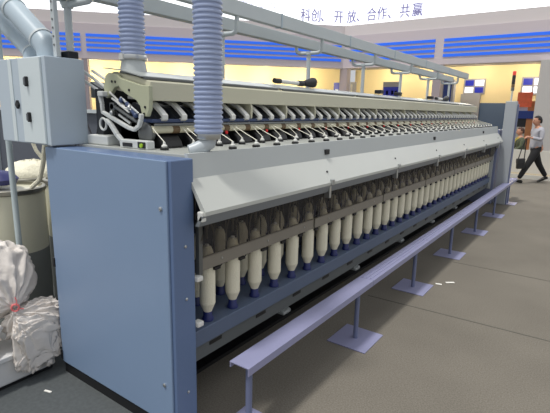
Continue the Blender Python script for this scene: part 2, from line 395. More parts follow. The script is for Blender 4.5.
for (xa, za, xb, zb, r_, m_) in ((-2.30, 1.78, -2.17, 1.70, .006, M_WHITEP), (-2.20, 1.75, -2.05, 1.665, .007, M_STEEL), (-2.26, 1.70, -2.06, 1.62, .010, M_DSTEEL), (-2.15, 1.72, -2.08, 1.66, .012, M_NAVY), (-2.22, 1.655, -2.12, 1.61, .008, M_STEEL)):
    MB().tube([(xa, 1.592, za), (xb, 1.592, zb)], r_, 8).build('linkage_rod', m_, fr)
for (x, z, m_) in ((-2.19, 1.735, M_NAVY), (-2.12, 1.695, M_STEEL), (-2.07, 1.655, M_NAVY), (-2.28, 1.665, M_STEEL)):
    MB().lathe([(.014, 0), (.014, .02), (.008, .026)], seg=12, M=Matrix.Translation((x, 1.60, z)) @ Matrix.Rotation(PI/2, 4, 'X')).build('pivot_boss', m_, fr)
MB().box(-2.50, -2.30, 1.56, 1.66, 1.478, 1.535).build('gear_box', M_CAST, fr, bevel=.008)
MB().box(-2.56, -2.40, 1.72, 1.9, 1.478, 1.75).build('drive_cover', M_BLACK, fr, bevel=.01)

# ------------------------------------------------------------------ bobbins : 72 things
def bobbin(loc, label, group):
    t = thing('roving_bobbin', label, 'bobbin', loc, group)
    MB().lathe([(.033, 0), (.034, .012), (.026, .026), (.026, .052), (.020, .06)], loc, 16).build('bobbin_base', M_SPBASE, t)
    MB().lathe([(.022, .050), (.0445, .106), (.0445, .375), (.024, .435), (.018, .438)], loc, 32).build('roving_package', M_YARN, t).data.set_sharp_from_angle(angle=math.radians(16))
    MB().lathe([(.012, .438), (.012, .448), (.008, .45)], loc, 10).build('tube_tip', M_WHITEP, t)
    return t
b0 = bobbin((-1.68, front[0], .521), 'cream bobbin with navy base in the front row, nearest the blue end cabinet', 'front row of bobbins')
for k, y in enumerate(front[1:], 1):
    c = dup(b0); c.location = (-1.68, y, .521)
    c['label'] = 'cream bobbin on a navy base, standing along the front row of the blue rail'
for k, y in enumerate(back):
    c = dup(b0); c.location = (-1.88, y, .521); c['group'] = 'back row of bobbins'
    c['label'] = 'cream bobbin half hidden in the row behind the front bobbins'

# ------------------------------------------------------------------ control cabinet
cc = thing('control_cabinet', 'grey blue electrical cabinet mounted above the blue end cabinet, ducts entering its top', 'cabinet', (-2.8, 1.46, 1.475))
MB().box(-3.10, -2.523, 1.350, 1.585, 1.475, 1.965).build('casing', M_BOX, cc, bevel=.005)
dr = MB().box(-2.80, -2.56, 1.338, 1.351, 1.482, 1.96).build('door', M_BOXD, cc, bevel=.003)
MB().box(-2.94, -2.90, 1.345, 1.351, 1.482, 1.96).build('door_strip', M_BOXD, cc)
for z in (1.83, 1.63):
    hd = MB().box(-2.718, -2.694, 1.322, 1.340, z-.028, z+.028).build('handle', M_BLACK, dr, bevel=.006)
    MB().box(-2.714, -2.698, 1.318, 1.324, z-.020, z+.020).build('handle_insert', mat('handle_grey', (.35, .36, .38), .4), hd)
MB().prism([(-2.872, 1.70), (-2.855, 1.725), (-2.838, 1.70), (-2.855, 1.675)], 'y', 1.335, 1.350).build('knob', M_BLACK, cc)
# ducts
def duct(name, pts, r, label, collars):
    t = thing(name, label, 'duct', pts[-1])
    MB().tube(pts, r, 24).build('pipe', M_DUCT, t)
    for (i, fz) in collars:
        p = Vector(pts[i])*(1-fz)+Vector(pts[i+1])*fz; d = (Vector(pts[i+1])-Vector(pts[i])).normalized()
        MB().tube([p-d*.008, p+d*.008], r+.005, 24).build('collar', M_BEAM, t)
duct('air_duct', [(-3.62, 1.46, 2.67), (-3.045, 1.46, 2.28), (-2.735, 1.46, 2.07), (-2.695, 1.46, 2.04), (-2.672, 1.46, 2.01), (-2.668, 1.46, 1.967)], .066,
     'front pale blue-grey round duct bending down onto the control cabinet', [(1, .05), (1, .98)])
duct('air_duct', [(-3.85, 1.535, 2.55), (-3.40, 1.53, 2.262), (-3.05, 1.53, 2.055), (-3.00, 1.53, 2.02), (-2.985, 1.52, 1.967)], .052,
     'rear grey round duct, lower and darker, behind the bending duct', [(2, .9)])
# posts near the cabinet
pp = thing('perforated_post', 'slim pale post with a line of small holes rising from the control cabinet', 'post', (-2.545, 1.44, 1.966))
MB().box(-2.563, -2.527, 1.425, 1.45, 1.966, 2.75).build('strut', mat('pale_strut', (.76, .79, .80), .45), pp, bevel=.003)
for i in range(9):
    z = 2.03+i*.045
    MB().lathe([(.006, 0), (.006, .003)], seg=8, M=Matrix.Translation((-2.545, 1.425, z)) @ Matrix.Rotation(PI/2, 4, 'X')).build('hole', M_DSTEEL, pp)
wp = MB().tube([(-3.19, 1.42, .01), (-3.19, 1.42, 2.6)], .019, 14).build('white_pole', mat('pole_paint', (.74, .79, .80), .4)); tag(wp, 'thin pale upright pole in front of the sliver cans at far left', 'pole')

# ------------------------------------------------------------------ overhead track
ot = thing('overhead_track', 'pale grey twin-beam overhead travelling track on thin posts above the machine', 'overhead track', (-2.5, 5.3, 0))
MB().box(-2.38, -2.32, 1.3, 9.9, 2.385, 2.49).build('upper_beam', M_BEAM, ot, bevel=.004)
MB().box(-2.69, -2.61, 1.3, 9.9, 2.335, 2.43).build('rear_beam', M_BEAM, ot, bevel=.004)
for i in range(7):
    y = 1.47+1.29*i if i else 1.47
    zb = 1.475 if i else 2.02
    x = -2.5 if i else -2.60
    if i == 0: y = 1.552
    p = MB().tube([(x, y, zb if i else 2.0), (x, y, 2.27)], .021, 12).build('post', M_BEAM, ot)
    br = MB()
    def arc(cx, x1, z0, z1, y=y):
        return [(cx, y, z0), (x1-(.04 if x1 > cx else -.04), y, z0), (x1-(.012 if x1 > cx else -.012), y, z0+.012), (x1, y, z0+.04), (x1, y, z1)]
    br.tube(arc(x, -2.35, 2.265, 2.39), .018, 10); br.tube(arc(x, -2.65, 2.265, 2.338), .018, 10)
    br.lathe([(.032, 0), (.032, .03)], (x, y, 2.25), 14)
    br.build('fork_bracket', M_BEAM, ot)
    if i == 0:
        MB().box(-2.645, -2.565, 1.515, 1.583, 1.966, 2.01).build('post_foot', M_BLACK, ot, bevel=.008)
        MB().lathe([(.11, 0), (.12, .012), (.11, .03)], (x, y, 2.30), 24).build('flange', M_BEAM, ot)
    for yy, nm in ((y+.55, 'beam_joint'),):
        if i < 6: MB().box(-2.384, -2.316, yy-.01, yy+.01, 2.38, 2.494).build(nm, M_DUCT, ot)

# ------------------------------------------------------------------ hoses
def hose_prof(r, z0, z1, pitch):
    n = int((z1-z0)/pitch); pr = []
    for i in range(n):
        z = z0+i*pitch
        pr += [(r*.90, z), (r*.91, z+pitch*.16), (r*.99, z+pitch*.36), (r, z+pitch*.55), (r*.99, z+pitch*.74), (r*.91, z+pitch*.9)]
    pr.append((r*.93, z0+n*pitch))
    return pr
h1 = thing('corrugated_hose', 'corrugated lavender-blue hose dropping onto the hood behind, with a pale cone at its end', 'hose', (-2.25, 1.73, 1.89))
MB().lathe(hose_prof(.073, 1.985, 3.0, .024), (-2.25, 1.725, 0), 28).build('flexible_tube', M_HOSE, h1)
cl = MB().lathe([(.077, 1.962), (.079, 1.968), (.079, 1.985), (.077, 1.99)], (-2.25, 1.725, 0), 28).build('clamp', M_STEEL, h1)
MB().box(-2.265, -2.235, 1.64, 1.655, 1.96, 1.992).build('clamp_screw', M_WHITEP, cl)
MB().lathe([(.080, 1.87), (.066, 1.965)], (-2.25, 1.725, 0), 28).build('cone_spigot', M_GREY, h1)
h2 = thing('corrugated_hose', 'corrugated lavender-blue hose in front, ending in a grey elbow on the machine table', 'hose', (-1.63, 1.665, 1.485))
MB().lathe(hose_prof(.074, 1.575, 3.0, .0235), (-1.63, 1.695, 0), 28).build('flexible_tube', M_HOSE, h2)
MB().lathe([(.060, 1.548), (.062, 1.552), (.062, 1.575)], (-1.63, 1.695, 0), 28).build('clamp', M_STEEL, h2)
MB().tube([(-1.63, 1.695, 1.56), (-1.632, 1.69, 1.528), (-1.645, 1.665, 1.510), (-1.665, 1.64, 1.498), (-1.685, 1.61, 1.488)], [.042, .042, .038, .034, .030], 18).build('elbow', mat('elbow_grey', (.72, .75, .77), .35), h2)

# items lying on the hood
def nozzle(y, label):
    t = thing('suction_nozzle', label, 'nozzle', (-2.2, y, 1.91))
    MB().tube([(-2.2, y-.45, 1.932), (-2.2, y-.09, 1.932)], .017, 12).build('tube', M_WHITEP, t)
    MB().tube([(-2.2, y-.53, 1.932), (-2.2, y-.45, 1.932)], .021, 12).build('rear_grip', M_BLACK, t)
    MB().tube([(-2.2, y-.18, 1.932), (-2.2, y-.10, 1.932)], .024, 12).build('front_grip', M_BLACK, t)
    MB().tube([(-2.2, y-.085, 1.935), (-2.2, y+.06, 1.950), (-2.2, y+.075, 1.950)], [.022, .045, .045], 14).build('cone_head', M_BLACK, t)
nozzle(3.58, 'black cone-headed nozzle tube lying on the hood, nearest along the machine')
nozzle(7.95, 'small black cone-headed nozzle on the hood, near the far end')
for y in (5.15, 5.75, 7.1):
    o = MB().box(-2.23, -2.15, y-.05, y+.05, 1.913, 1.955).build('black_block', M_BLACK, None, bevel=.008)
    tag(o, {5.15: 'small black block on the hood, nearest of three blocks', 5.75: 'black block on the hood, middle of three, left of the blue poster', 7.1: 'black block on the hood, farthest of three blocks'}[y], 'block')

# ------------------------------------------------------------------ low steel bench rail
bn = thing('guard_bench', 'low lavender steel rail bench standing on flat plates along the machine', 'bench', (-1.34, 6, 0))
cuts = [1.60, 3.15, 4.55, 6.05, 7.55, 9.05, 10.45]
for i, (a, b) in enumerate(zip(cuts, cuts[1:])):
    m = MB().prism([(-1.405, .385), (-1.405, .42), (-1.278, .42), (-1.278, .375), (-1.284, .375), (-1.284, .413), (-1.399, .413), (-1.399, .385)], 'y', a, b-.004)
    o = m.build('top_rail', M_BENCH, bn, bevel=.0015)
    if i:
        for x in (-1.375, -1.343, -1.311):
            MB().box(x-.004, x+.004, a+.01, b-.01, .42, .424).build('ridge', M_BENCH, o)
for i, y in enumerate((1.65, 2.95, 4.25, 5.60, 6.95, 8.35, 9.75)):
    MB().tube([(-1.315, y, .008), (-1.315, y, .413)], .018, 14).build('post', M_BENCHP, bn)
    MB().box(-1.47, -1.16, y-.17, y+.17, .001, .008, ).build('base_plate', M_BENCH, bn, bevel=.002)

# ------------------------------------------------------------------ sliver cans, bags and pallet at left
def can(x, y, r, h, label, split):
    t = thing('sliver_can', label, 'can', (x, y, 0))
    MB().lathe([(r, .004), (r, split)], (x, y, 0), 36).build('lower_wall', M_CANG, t)
    MB().lathe([(r, split), (r, h-.03)], (x, y, 0), 36).build('upper_wall', M_CANW, t)
    MB().lathe([(r+.004, h-.045), (r+.014, h-.035), (r+.014, h-.008), (r+.004, h), (r-.012, h), (r-.012, h-.04)], (x, y, 0), 36, cap=False).build('rim', M_CHROME, t)
    return t
def fibre(x, y, z, r, h, label):
    m = MB(); n = 7; pr = []
    for i in range(n+1):
        a = i/n*PI/2; pr.append((r*math.cos(a)+.004, h*math.sin(a)))
    m.lathe(pr, (x, y, z), 30)
    for v in m.bm.verts:
        v.co += Vector((random.uniform(-.012, .012), random.uniform(-.012, .012), random.uniform(-.008, .012)))
    o = m.build('cotton_sliver_pile', M_FIBRE); tag(o, label, 'sliver pile')
can(-3.70, 1.61, .25, 1.08, 'tall cream and grey sliver can in front, directly behind the thin pole', .58)
can(-4.35, 2.12, .25, 1.05, 'cream sliver can behind, heaped with cotton fibre', .60)
can(-3.75, 2.20, .25, 1.08, 'sliver can tucked behind the blue end cabinet, only its edge showing', .58)
fibre(-4.35, 2.12, 1.04, .235, .15, 'heap of cream cotton sliver filling the rear sliver can')
TH = math.radians(64.5)
for q in list(COL.objects):
    if q.name == 'sliver_can.001':
        Mp = Matrix.Translation(Vector((-4.35, 2.12, .93))+Vector((math.sin(TH), -math.cos(TH), 0))*.262) @ Matrix.Rotation(TH, 4, 'Z')
        MB().box(0, .10, -.008, .008, 0, .055, Mp).build('black_label', M_BLACK, q)
        MB().box(-.10, -.01, -.008, .008, 0, .05, Mp).build('white_label', M_PAPER, q)
sk = MB()
sk.lathe([(.02, 0), (.16, .02), (.19, .10), (.14, .18), (.05, .21)], (0, 0, 0), 16)
for v in sk.bm.verts: v.co = Vector((v.co.x*.9, v.co.y*.7, v.co.z*.5)) + Vector((random.uniform(-.004, .004),)*3)
o = sk.build('navy_sack', M_NAVYBAG); o.location = (-3.78, 1.58, 1.085); tag(o, 'dark blue sack lying on the front can at the left edge', 'sack')
# sliver ropes & cables
o = MB().tube([(-3.80, 1.88, 1.60), (-3.82, 1.88, 1.42), (-3.80, 1.9, 1.33), (-3.76, 1.95, 1.23)], .016, 8).build('sliver_rope', M_FIBRE); tag(o, 'thick white sliver strand hanging beside the cables, left of two', 'sliver strand')
o = MB().tube([(-3.20, 1.68, 1.60), (-3.23, 1.68, 1.42), (-3.30, 1.69, 1.27), (-3.37, 1.69, 1.15), (-3.44, 1.66, 1.09)], .017, 8).build('sliver_rope', M_FIBRE); tag(o, 'long white sliver strand hanging against the blue cabinet, dropping to the can', 'sliver strand')
for i, (x0, dip) in enumerate(((-4.5, 1.26), (-4.35, 1.20), (-4.2, 1.30))):
    pts = [(x0+(.55+.05*i)*t, 2.45+.06*i, 1.72-(1.72-dip)*math.sin(PI*t)) for t in [j/12 for j in range(13)]]
    o = MB().tube(pts, .009, 6).build('power_cable', M_CABLE); tag(o, 'black cable sagging below the control cabinet, ' + ('lowest to the left', 'hanging deepest', 'highest and rightmost')[i], 'cable')
# creel stand behind the cans
cr = thing('creel_panel', 'dark grey creel side standing behind the sliver cans', 'panel', (-3.7, 3.2, 0))
MB().box(-9, -2.66, 3.15, 3.2, .0, 1.62).build('sheet', mat('creel_dark', (.34, .36, .40), .6, noise=.1), cr)
for x in (-8.98, -7.4, -5.8, -4.2, -2.68): MB().box(x-.02, x+.02, 3.1, 3.15, 0, 1.75).build('upright', M_BEAM, cr)
MB().box(-9, -2.66, 3.10, 3.15, 1.62, 1.66).build('top_bar', M_BEAM, cr)
# white board / pallet
pl = thing('white_pallet', 'low white board platform under the plastic sacks at lower left', 'platform', (-3.3, 1.15, 0))
MB().box(-3.15, -2.72, .25, 1.365, .03, .19).build('block', M_PALLET, pl, bevel=.012)
MB().box(-3.165, -2.70, .24, 1.385, .19, .222).build('top_board', M_PALLET, pl, bevel=.006)
MB().box(-3.13, -2.74, .27, 1.35, 0.003, .03).build('skirt', M_BLACK, pl)

# plastic sacks
from mathutils import noise as NZ
def sack_mesh(name, c, rad, tie, m, parent, seed, pleat, crump, sub=6, sq=.75, lim=None):
    bm = bmesh.new(); bmesh.ops.create_icosphere(bm, subdivisions=sub, radius=1)
    c = Vector(c); tie = Vector(tie) if tie is not None else None
    off = Vector((seed*3.1, seed*1.7, seed*2.3))
    td = None
    if tie is not None:
        dd_ = tie-c; td = Vector((dd_.x/rad[0], dd_.y/rad[1], dd_.z/rad[2])).normalized()
        u = td.orthogonal().normalized(); w_ = td.cross(u)
    for v in bm.verts:
        n = v.co.copy()
        q = Vector([math.copysign(abs(t)**sq, t) for t in n]); q = q/ max(.001, q.length)*(1+.10*(1-abs(max(n, key=abs))))
        # creases: ridged turbulence at three sizes
        r1 = 1-abs(NZ.noise(n*1.7+off))*2.2; r2 = 1-abs(NZ.noise(n*3.6+off*2))*2.4; r3 = 1-abs(NZ.noise(n*8.0+off))*2.4
        k = 1+crump*(.9*r1+.55*r2+.22*r3-.9)
        p = Vector((q.x*rad[0], q.y*rad[1], q.z*rad[2]))*k+c
        if td is not None:
            w = n.dot(td)
            if w > .1:
                sv = ((w-.1)/.9)**1.3
                ph = math.atan2(n.dot(w_), n.dot(u))
                p = p.lerp(tie, sv*.97)
                rd = (p-c-(p-c).dot((tie-c).normalized())*(tie-c).normalized())
                p += rd*pleat*math.sin(15*ph+2*NZ.noise(n*2+off))*min(1, sv*3)
        if lim: p = lim(p)
        v.co = p
    me = bpy.data.meshes.new(name)
    if parent is not None:
        for v in bm.verts: v.co -= Vector(parent.location)
    bm.to_mesh(me); bm.free()
    for p in me.polygons: p.use_smooth = True
    me.materials.append(m); o = bpy.data.objects.new(name, me); COL.objects.link(o)
    if parent is not None: o.parent = parent
    return o
TIE = (-2.728, 1.15, .505)
def lim1(p): return Vector((min(p.x, -2.715), p.y, max(p.z, .40)))
def lim2(p):
    p = p.copy(); p.x = min(p.x, -2.652)
    if p.x < -2.70 and p.z < .228: p.z = .228
    if p.z < .228: p.x = max(p.x, -2.694)
    return p
sk1 = thing('plastic_sack', 'full white plastic sack gathered with a pink tie, at the left edge', 'sack', (-2.95, 1.10, .42))
sack_mesh('sack_body', (-2.97, 1.12, .62), (.22, .28, .25), TIE, M_BAG, sk1, 3, .15, .12, lim=lim1)
rp = [(TIE[0]+.012+.010*math.cos(t), TIE[1]+.018*math.cos(t), TIE[2]+.022*math.sin(t)) for t in [2*PI*i/14 for i in range(15)]]
MB().tube(rp, .006, 7, cap=False).tube([(-2.705, 1.15, .52), (-2.70, 1.155, .55), (-2.705, 1.15, .575)], .0035, 6).tube([(-2.705, 1.155, .50), (-2.70, 1.19, .49)], .0035, 6).build('pink_tie', M_PINK, sk1)
sk2 = thing('plastic_sack', 'crumpled white plastic sack slumping over the platform edge beside the blue cabinet', 'sack', (-2.8, 1.25, .23))
sack_mesh('sack_body', (-2.79, 1.30, .345), (.13, .19, .125), (-2.72, 1.13, .49), M_BAG, sk2, 8, .12, .30, lim=lim2)
sack_mesh('sack_flap', (-2.676, 1.25, .24), (.020, .155, .165), (-2.71, 1.13, .47), M_BAG, sk2, 5, .15, .32, sq=.55, lim=lambda p: Vector((min(p.x, -2.652), p.y, max(p.z, .02))))
sk3 = sack_mesh('plastic_sack', (-2.93, .90, .31), (.19, .20, .085), None, M_BAG, None, 11, 0, .3, lim=lambda p: Vector((p.x, p.y, max(p.z, .226))))
sk3['label'] = 'flat white plastic sack lying low on the platform at the left frame edge'; sk3['category'] = 'sack'

# paper scraps
def scrap(x, y, l, w, a, label):
    o = MB().box(-l/2, l/2, -w/2, w/2, 0, .003).build('paper_scrap', M_PAPER); o.location = (x, y, .004); o.rotation_euler.z = a
    tag(o, label, 'scrap')
scrap(-2.507, 1.194, .05, .014, .3, 'white paper scrap on the grey carpet below the sacks')
scrap(-1.049, 4.608, .09, .03, .7, 'white scrap on the beige floor beside the third base plate, right one')
scrap(-1.130, 4.49, .06, .03, .2, 'white scrap on the beige floor beside the third base plate, left one')

# ------------------------------------------------------------------ signal tower at the far end
sg = thing('signal_tower', 'slim signal lamp tower with red and black segments above the far column', 'signal lamp', (-1.45, YE+.15, 1.951))
x, y = -1.45, YE+.15
MB().tube([(x, y, 1.951), (x, y, 2.14)], .014, 10).build('stem', M_BEAM, sg)
z = 2.14
for nm, m, hh in (('grey_segment', M_DSTEEL, .06), ('brown_segment', M_BROWN, .06), ('black_segment', M_BLACK, .09), ('black_segment', M_BLACK, .07), ('red_segment', mat('red_lamp', (.8, .25, .2), .3, emit=(.9, .3, .2), estr=.3), .07)):
    MB().lathe([(.03, 0), (.03, hh-.008), (.024, hh)], (x, y, z), 14).build(nm, m, sg); z += hh

# ------------------------------------------------------------------ hall booth: two walls with fascia
CX, CY = -8.85, 17.0                     # corner
ANG = math.radians(45.7)
MR = Matrix.Translation((CX, CY, 0))                                   # local +x to the right along the wall, +y behind
ML = Matrix.Translation((CX, CY, 0)) @ Matrix.Rotation(ANG, 4, 'Z')     # local -x leftwards along wall
def struct(name, mb, m):
    o = mb.build(name, m); o['kind'] = 'structure'; return o
LR, LL = 12., 16.
struct('wall_right', MB().box(0, LR, 0, .35, 3.39, 5.02, MR), M_FASC)
struct('wall_left', MB().box(-LL, 0, 0, .35, 3.39, 5.02, ML), M_FASC)
struct('trim_4', MB().box(0, LR, -.03, 0, 3.40, 4.62, MR), M_FASC2)
struct('trim_5', MB().box(-LL, -.0, -.03, 0, 3.40, 4.62, ML), M_FASC2)
# blue strips
def strips(M, x0, x1, lab, grp, gaps=()):
    for i in range(4):
        z = 3.655+i*.172
        segs = [(x0, x1)]
        m = MB()
        m.box(x0, x1, -.055, -.031, z, z+.095, M)
        o = m.build('fascia_strip', M_STRIPE)
        tag(o, 'blue fascia strip, %s, %s' % (lab, ('lowest of four', 'second from below', 'third from below', 'topmost of four')[i]), 'light strip', grp)
strips(MR, 3.93, 9.0, 'right bay over the walking man', 'blue strips in the right bay')
strips(MR, .30, 3.62, 'bay right of the corner', 'blue strips in the corner bay')
strips(ML, -9.78, -.12, 'long middle bay', 'blue strips in the long middle bay')
strips(ML, -15.5, -9.98, 'far left bay', 'blue strips in the far left bay')

# sign boards
sb_ = thing('sign_board', 'large backlit white sign board with pale violet Chinese characters above the fascia', 'sign', (CX, CY, 5.03))
def rel(M, p): return M @ Vector(p)
MB().box(0, LR, .0, .12, 5.03, 8.5, MR).build('right_face', M_SIGN, sb_)
MB().box(-LL, 0, .0, .12, 5.03, 8.5, ML).build('left_face', M_SIGN, sb_)
def text(name, s, size, M, loc, m, parent):
    cu = bpy.data.curves.new(name, 'FONT'); cu.body = s; cu.size = size; cu.extrude = .01; cu.resolution_u = 6
    o = bpy.data.objects.new(name, cu); COL.objects.link(o)
    R = M @ Matrix.Translation(loc) @ Matrix.Rotation(PI/2, 4, 'X') @ Matrix.Diagonal((.86, 1.05, 1, 1))
    cu.materials.append(m)
    dg = bpy.context.evaluated_depsgraph_get(); dg.update()
    me = bpy.data.meshes.new_from_object(o.evaluated_get(dg)); me.name = name
    o2 = bpy.data.objects.new(name, me); COL.objects.link(o2)
    bpy.data.objects.remove(o)
    b2 = bmesh.new(); b2.from_mesh(me); gg = bmesh.ops.duplicate(b2, geom=list(b2.verts)+list(b2.edges)+list(b2.faces))['geom']
    for v in gg:
        if isinstance(v, bmesh.types.BMVert): v.co += Vector((.014, .006, .001))
    b2.to_mesh(me); b2.free()
    me.transform(R); me.transform(Matrix.Translation(-Vector(parent.location))); o2.parent = parent
    if not me.materials: me.materials.append(m)
    return o2
for ch, M_, x_ in (('科', ML, -1.84), ('创', ML, -1.42), ('、', ML, -1.04), ('开', ML, -.50), ('放', MR, .06), ('、', MR, .46), ('合', MR, .90), ('作', MR, 1.32), ('、', MR, 1.74), ('共', MR, 2.20), ('赢', MR, 2.66)):
    text('sign_character', ch, .48, M_, (x_, -.02, 5.15), M_SIGNT, sb_)
text('sign_faint_lettering', 'MENT CO.,LTD', .27, ML, (-4.3, -.02, 5.50), M_SIGNF, sb_)
# inner walls
D = 3.0
def wallpair(nm, M, a, b, d):
    struct(nm, MB().box(a, b, d, d+.1, 2.15, 3.6, M), M_WARM)
    struct(nm, MB().box(a, b, d-.01, d+.1, 0, 2.15, M), M_SLATE)
wallpair('wall_back', MR, -.9, LR, D)
struct('wall_back', MB().box(-LL, 1.0, 2.4, 2.5, 0, 3.6, ML), M_WARM)
struct('added_ceiling_block', MB().box(-2, LR, .36, D+.2, 3.62, 3.7, MR), M_WHITEW)  # unseen slabs added over the booth to block the world light
struct('added_ceiling_block', MB().box(-LL, .6, .36, 2.6, 3.60, 3.68, ML), M_WHITEW)
# columns
cl_ = lambda nm, M, x0, x1, d0, d1, lab: tag(MB().box(x0, x1, d0, d1, 0, 3.395, M).build(nm, M_COLM, None), lab, 'column')
cl_('booth_column', MR, -.12, .20, -.02, .3, 'grey square booth column at the corner of the fascia')
cl_('booth_column', MR, 3.64, 3.92, -.02, .3, 'grey booth column between the two right bays')
cl_('booth_column', ML, -9.98, -9.78, -.02, .3, 'grey booth column at left, beside the slim overhead post')
tag(MB().box(7.02, 8.2, -.35, .0, 0, 3.39, MR).build('booth_column', mat('white_column', (.72, .71, .70), .6), None), 'wide pale column behind the walking man', 'column')

# posters & windows seen through the openings
def at_R(x, d, z): return MR @ Vector((x, d, z))
def poster(nm, M, x0, x1, z0, z1, d, m, label, inner=None):
    t = thing(nm, label, 'poster', M @ Vector(((x0+x1)/2, d, z0)))
    MB().box(x0, x1, d-.04, d-.012, z0, z1, M).build('board', m, t)
    if inner:
        for (a, b, c, e, mm) in inner:
            MB().box(x0+(x1-x0)*a, x0+(x1-x0)*b, d-.05, d-.039, z0+(z1-z0)*c, z0+(z1-z0)*e, M).build('print', mm, t)
M_LB = mat('pale_blue_board', (.70, .74, .84), .5, noise=.05)
M_GREYB = mat('grey_board', (.62, .62, .64), .5)
poster('wall_poster', MR, -1.02, -.58, 2.0, 2.93, 1.2, mat('deep_blue_board', (.22, .26, .66), .5, noise=.1), 'blue poster with a pale triangle left of the corner column', [(.2, .55, .45, .7, M_LB)])
poster('wall_poster', MR, -.22, .06, 2.0, 2.94, 1.2, M_GREYB, 'narrow grey board right of the corner column', [(.1, .4, .2, .9, M_WHITEW)])
poster('wall_poster', MR, 1.28, 2.02, 1.9, 2.92, 1.2, M_GREYB, 'grey and blue notice board between the overhead posts', [(.03, .97, .35, .8, M_PANEB), (.2, .32, .5, .66, M_LB), (.5, .62, .5, .66, M_LB), (.7, .82, .5, .66, M_LB)])
dd = thing('display_rack', 'tall narrow blue display stand right of the middle booth column', 'display', at_R(3.65, 2.2, 0))
MB().box(3.48, 3.80, 2.0, 2.25, 0, 2.98, MR).build('body', M_BBAND, dd)
MB().box(3.43, 3.48, 1.98, 2.27, 0, 3.0, MR).box(3.80, 3.88, 1.98, 2.27, 0, 3.0, MR).build('edge', M_GREYB, dd)
poster('grey_wall_board', MR, 3.95, 4.70, 0, 2.50, 2.95, M_GREYB, 'tall grey board below the left blue and white window')
def window(n, x0, x1, z0, z1, nx, nz, pat):
    w = MB().box(x0-.03, x1+.03, D-.045, D-.012, z0-.03, z1+.03, MR).build('window_%d' % n, M_GREYB); w['kind'] = 'structure'
    dx = (x1-x0)/nx; dz = (z1-z0)/nz
    for i in range(nx):
        for j in range(nz):
            mm = M_PANEW if pat[j][i] == 'w' else M_PANEB
            MB().box(x0+i*dx+.03, x0+(i+1)*dx-.03, D-.06, D-.044, z0+j*dz+.03, z0+(j+1)*dz-.03, MR).build('pane', mm, w)
window(1, 4.04, 4.80, 2.52, 3.07, 2, 2, ['wb', 'bw'])
window(2, 6.14, 7.25, 2.50, 3.10, 3, 2, ['wwb', 'bww'])
kb = thing('booth_counter_wall', 'orange wood panel with a blue band across it, behind the man', 'panel', at_R(7, 1.0, 0))
MB().box(6.67, 8.4, 1.0, 1.06, 0, 2.18, MR).build('wood_panel', M_WOOD, kb)
MB().box(6.36, 7.12, .94, 1.0, 1.59, 1.85, MR).build('blue_band', M_BBAND, kb)
MB().box(6.33, 6.67, 1.0, 1.06, 1.30, 1.59, MR).build('dark_screen', M_DARK, kb)
MB().box(6.33, 6.67, 1.0, 1.05, 0, 1.30, MR).build('pale_panel', M_WHITEW, kb)
MB().box(6.30, 6.67, 1.0, 1.06, 1.85, 1.98, MR).build('white_sign', M_LB, kb)
op = MB().box(6.33, 6.78, .90, .935, 1.98, 2.47, MR).build('hanging_poster', M_ORANGE); tag(op, 'orange red poster above the blue band at upper right', 'poster')
# low wall and plinth
lw = MB().box(-4.0, 3.0, 14.5, 14.62, .10, .74).build('wall_low', M_WHITEW); lw['kind'] = 'structure'
pf = MB().box(-4.0, 3.0, 13.95, 14.7, 0, .10).build('trim_6', M_TAN); pf['kind'] = 'structure'
ed = MB().box(-4.0, 3.0, 13.93, 13.95, 0, .11).build('trim_7', M_WHITEW); ed['kind'] = 'structure'

# ------------------------------------------------------------------ people
def skin_obj(name, V, E_, R, m, parent, sub=2, root=0):
    me = bpy.data.meshes.new(name); me.from_pydata(V, E_, []); me.materials.append(m)
    o = bpy.data.objects.new(name, me); COL.objects.link(o); o.parent = parent
    sk_ = o.modifiers.new('skin', 'SKIN'); sk_.use_smooth_shade = True
    sv = me.skin_vertices[0].data
    for i, r in enumerate(R):
        sv[i].radius = r if isinstance(r, tuple) else (r, r); sv[i].use_root = (i == root)
    s_ = o.modifiers.new('sub', 'SUBSURF'); s_.levels = s_.render_levels = sub
    return o
SHEAR = [0.]
def chain(spec):
    spec = [(k, p, (c[0]-SHEAR[0]*c[2], c[1], c[2]), r) for k, p, c, r in spec]
    V, E_, R, ix = [], [], [], {}
    for key, par, co, r in spec:
        ix[key] = len(V); V.append(co); R.append(r)
        if par is not None: E_.append((ix[par], ix[key]))
    return V, E_, R
def head(parent, c, s, skinm, hairm, tilt=0, long=False):
    bm = bmesh.new(); bmesh.ops.create_uvsphere(bm, u_segments=20, v_segments=16, radius=1)
    for v in bm.verts:
        x, y, z = v.co
        jaw = 1-.28*max(0, -z)**1.3
        v.co = Vector((x*.098*jaw-(.012 if z < -.2 else 0), y*.076*jaw, z*.122))
    return bm
def person_head(parent, c, skinm, hairm):
    # faces local -x
    bm = head(parent, c, 1, skinm, hairm)
    me = bpy.data.meshes.new('head'); 
    for v in bm.verts: v.co += Vector(c)
    bm.to_mesh(me); bm.free()
    return me
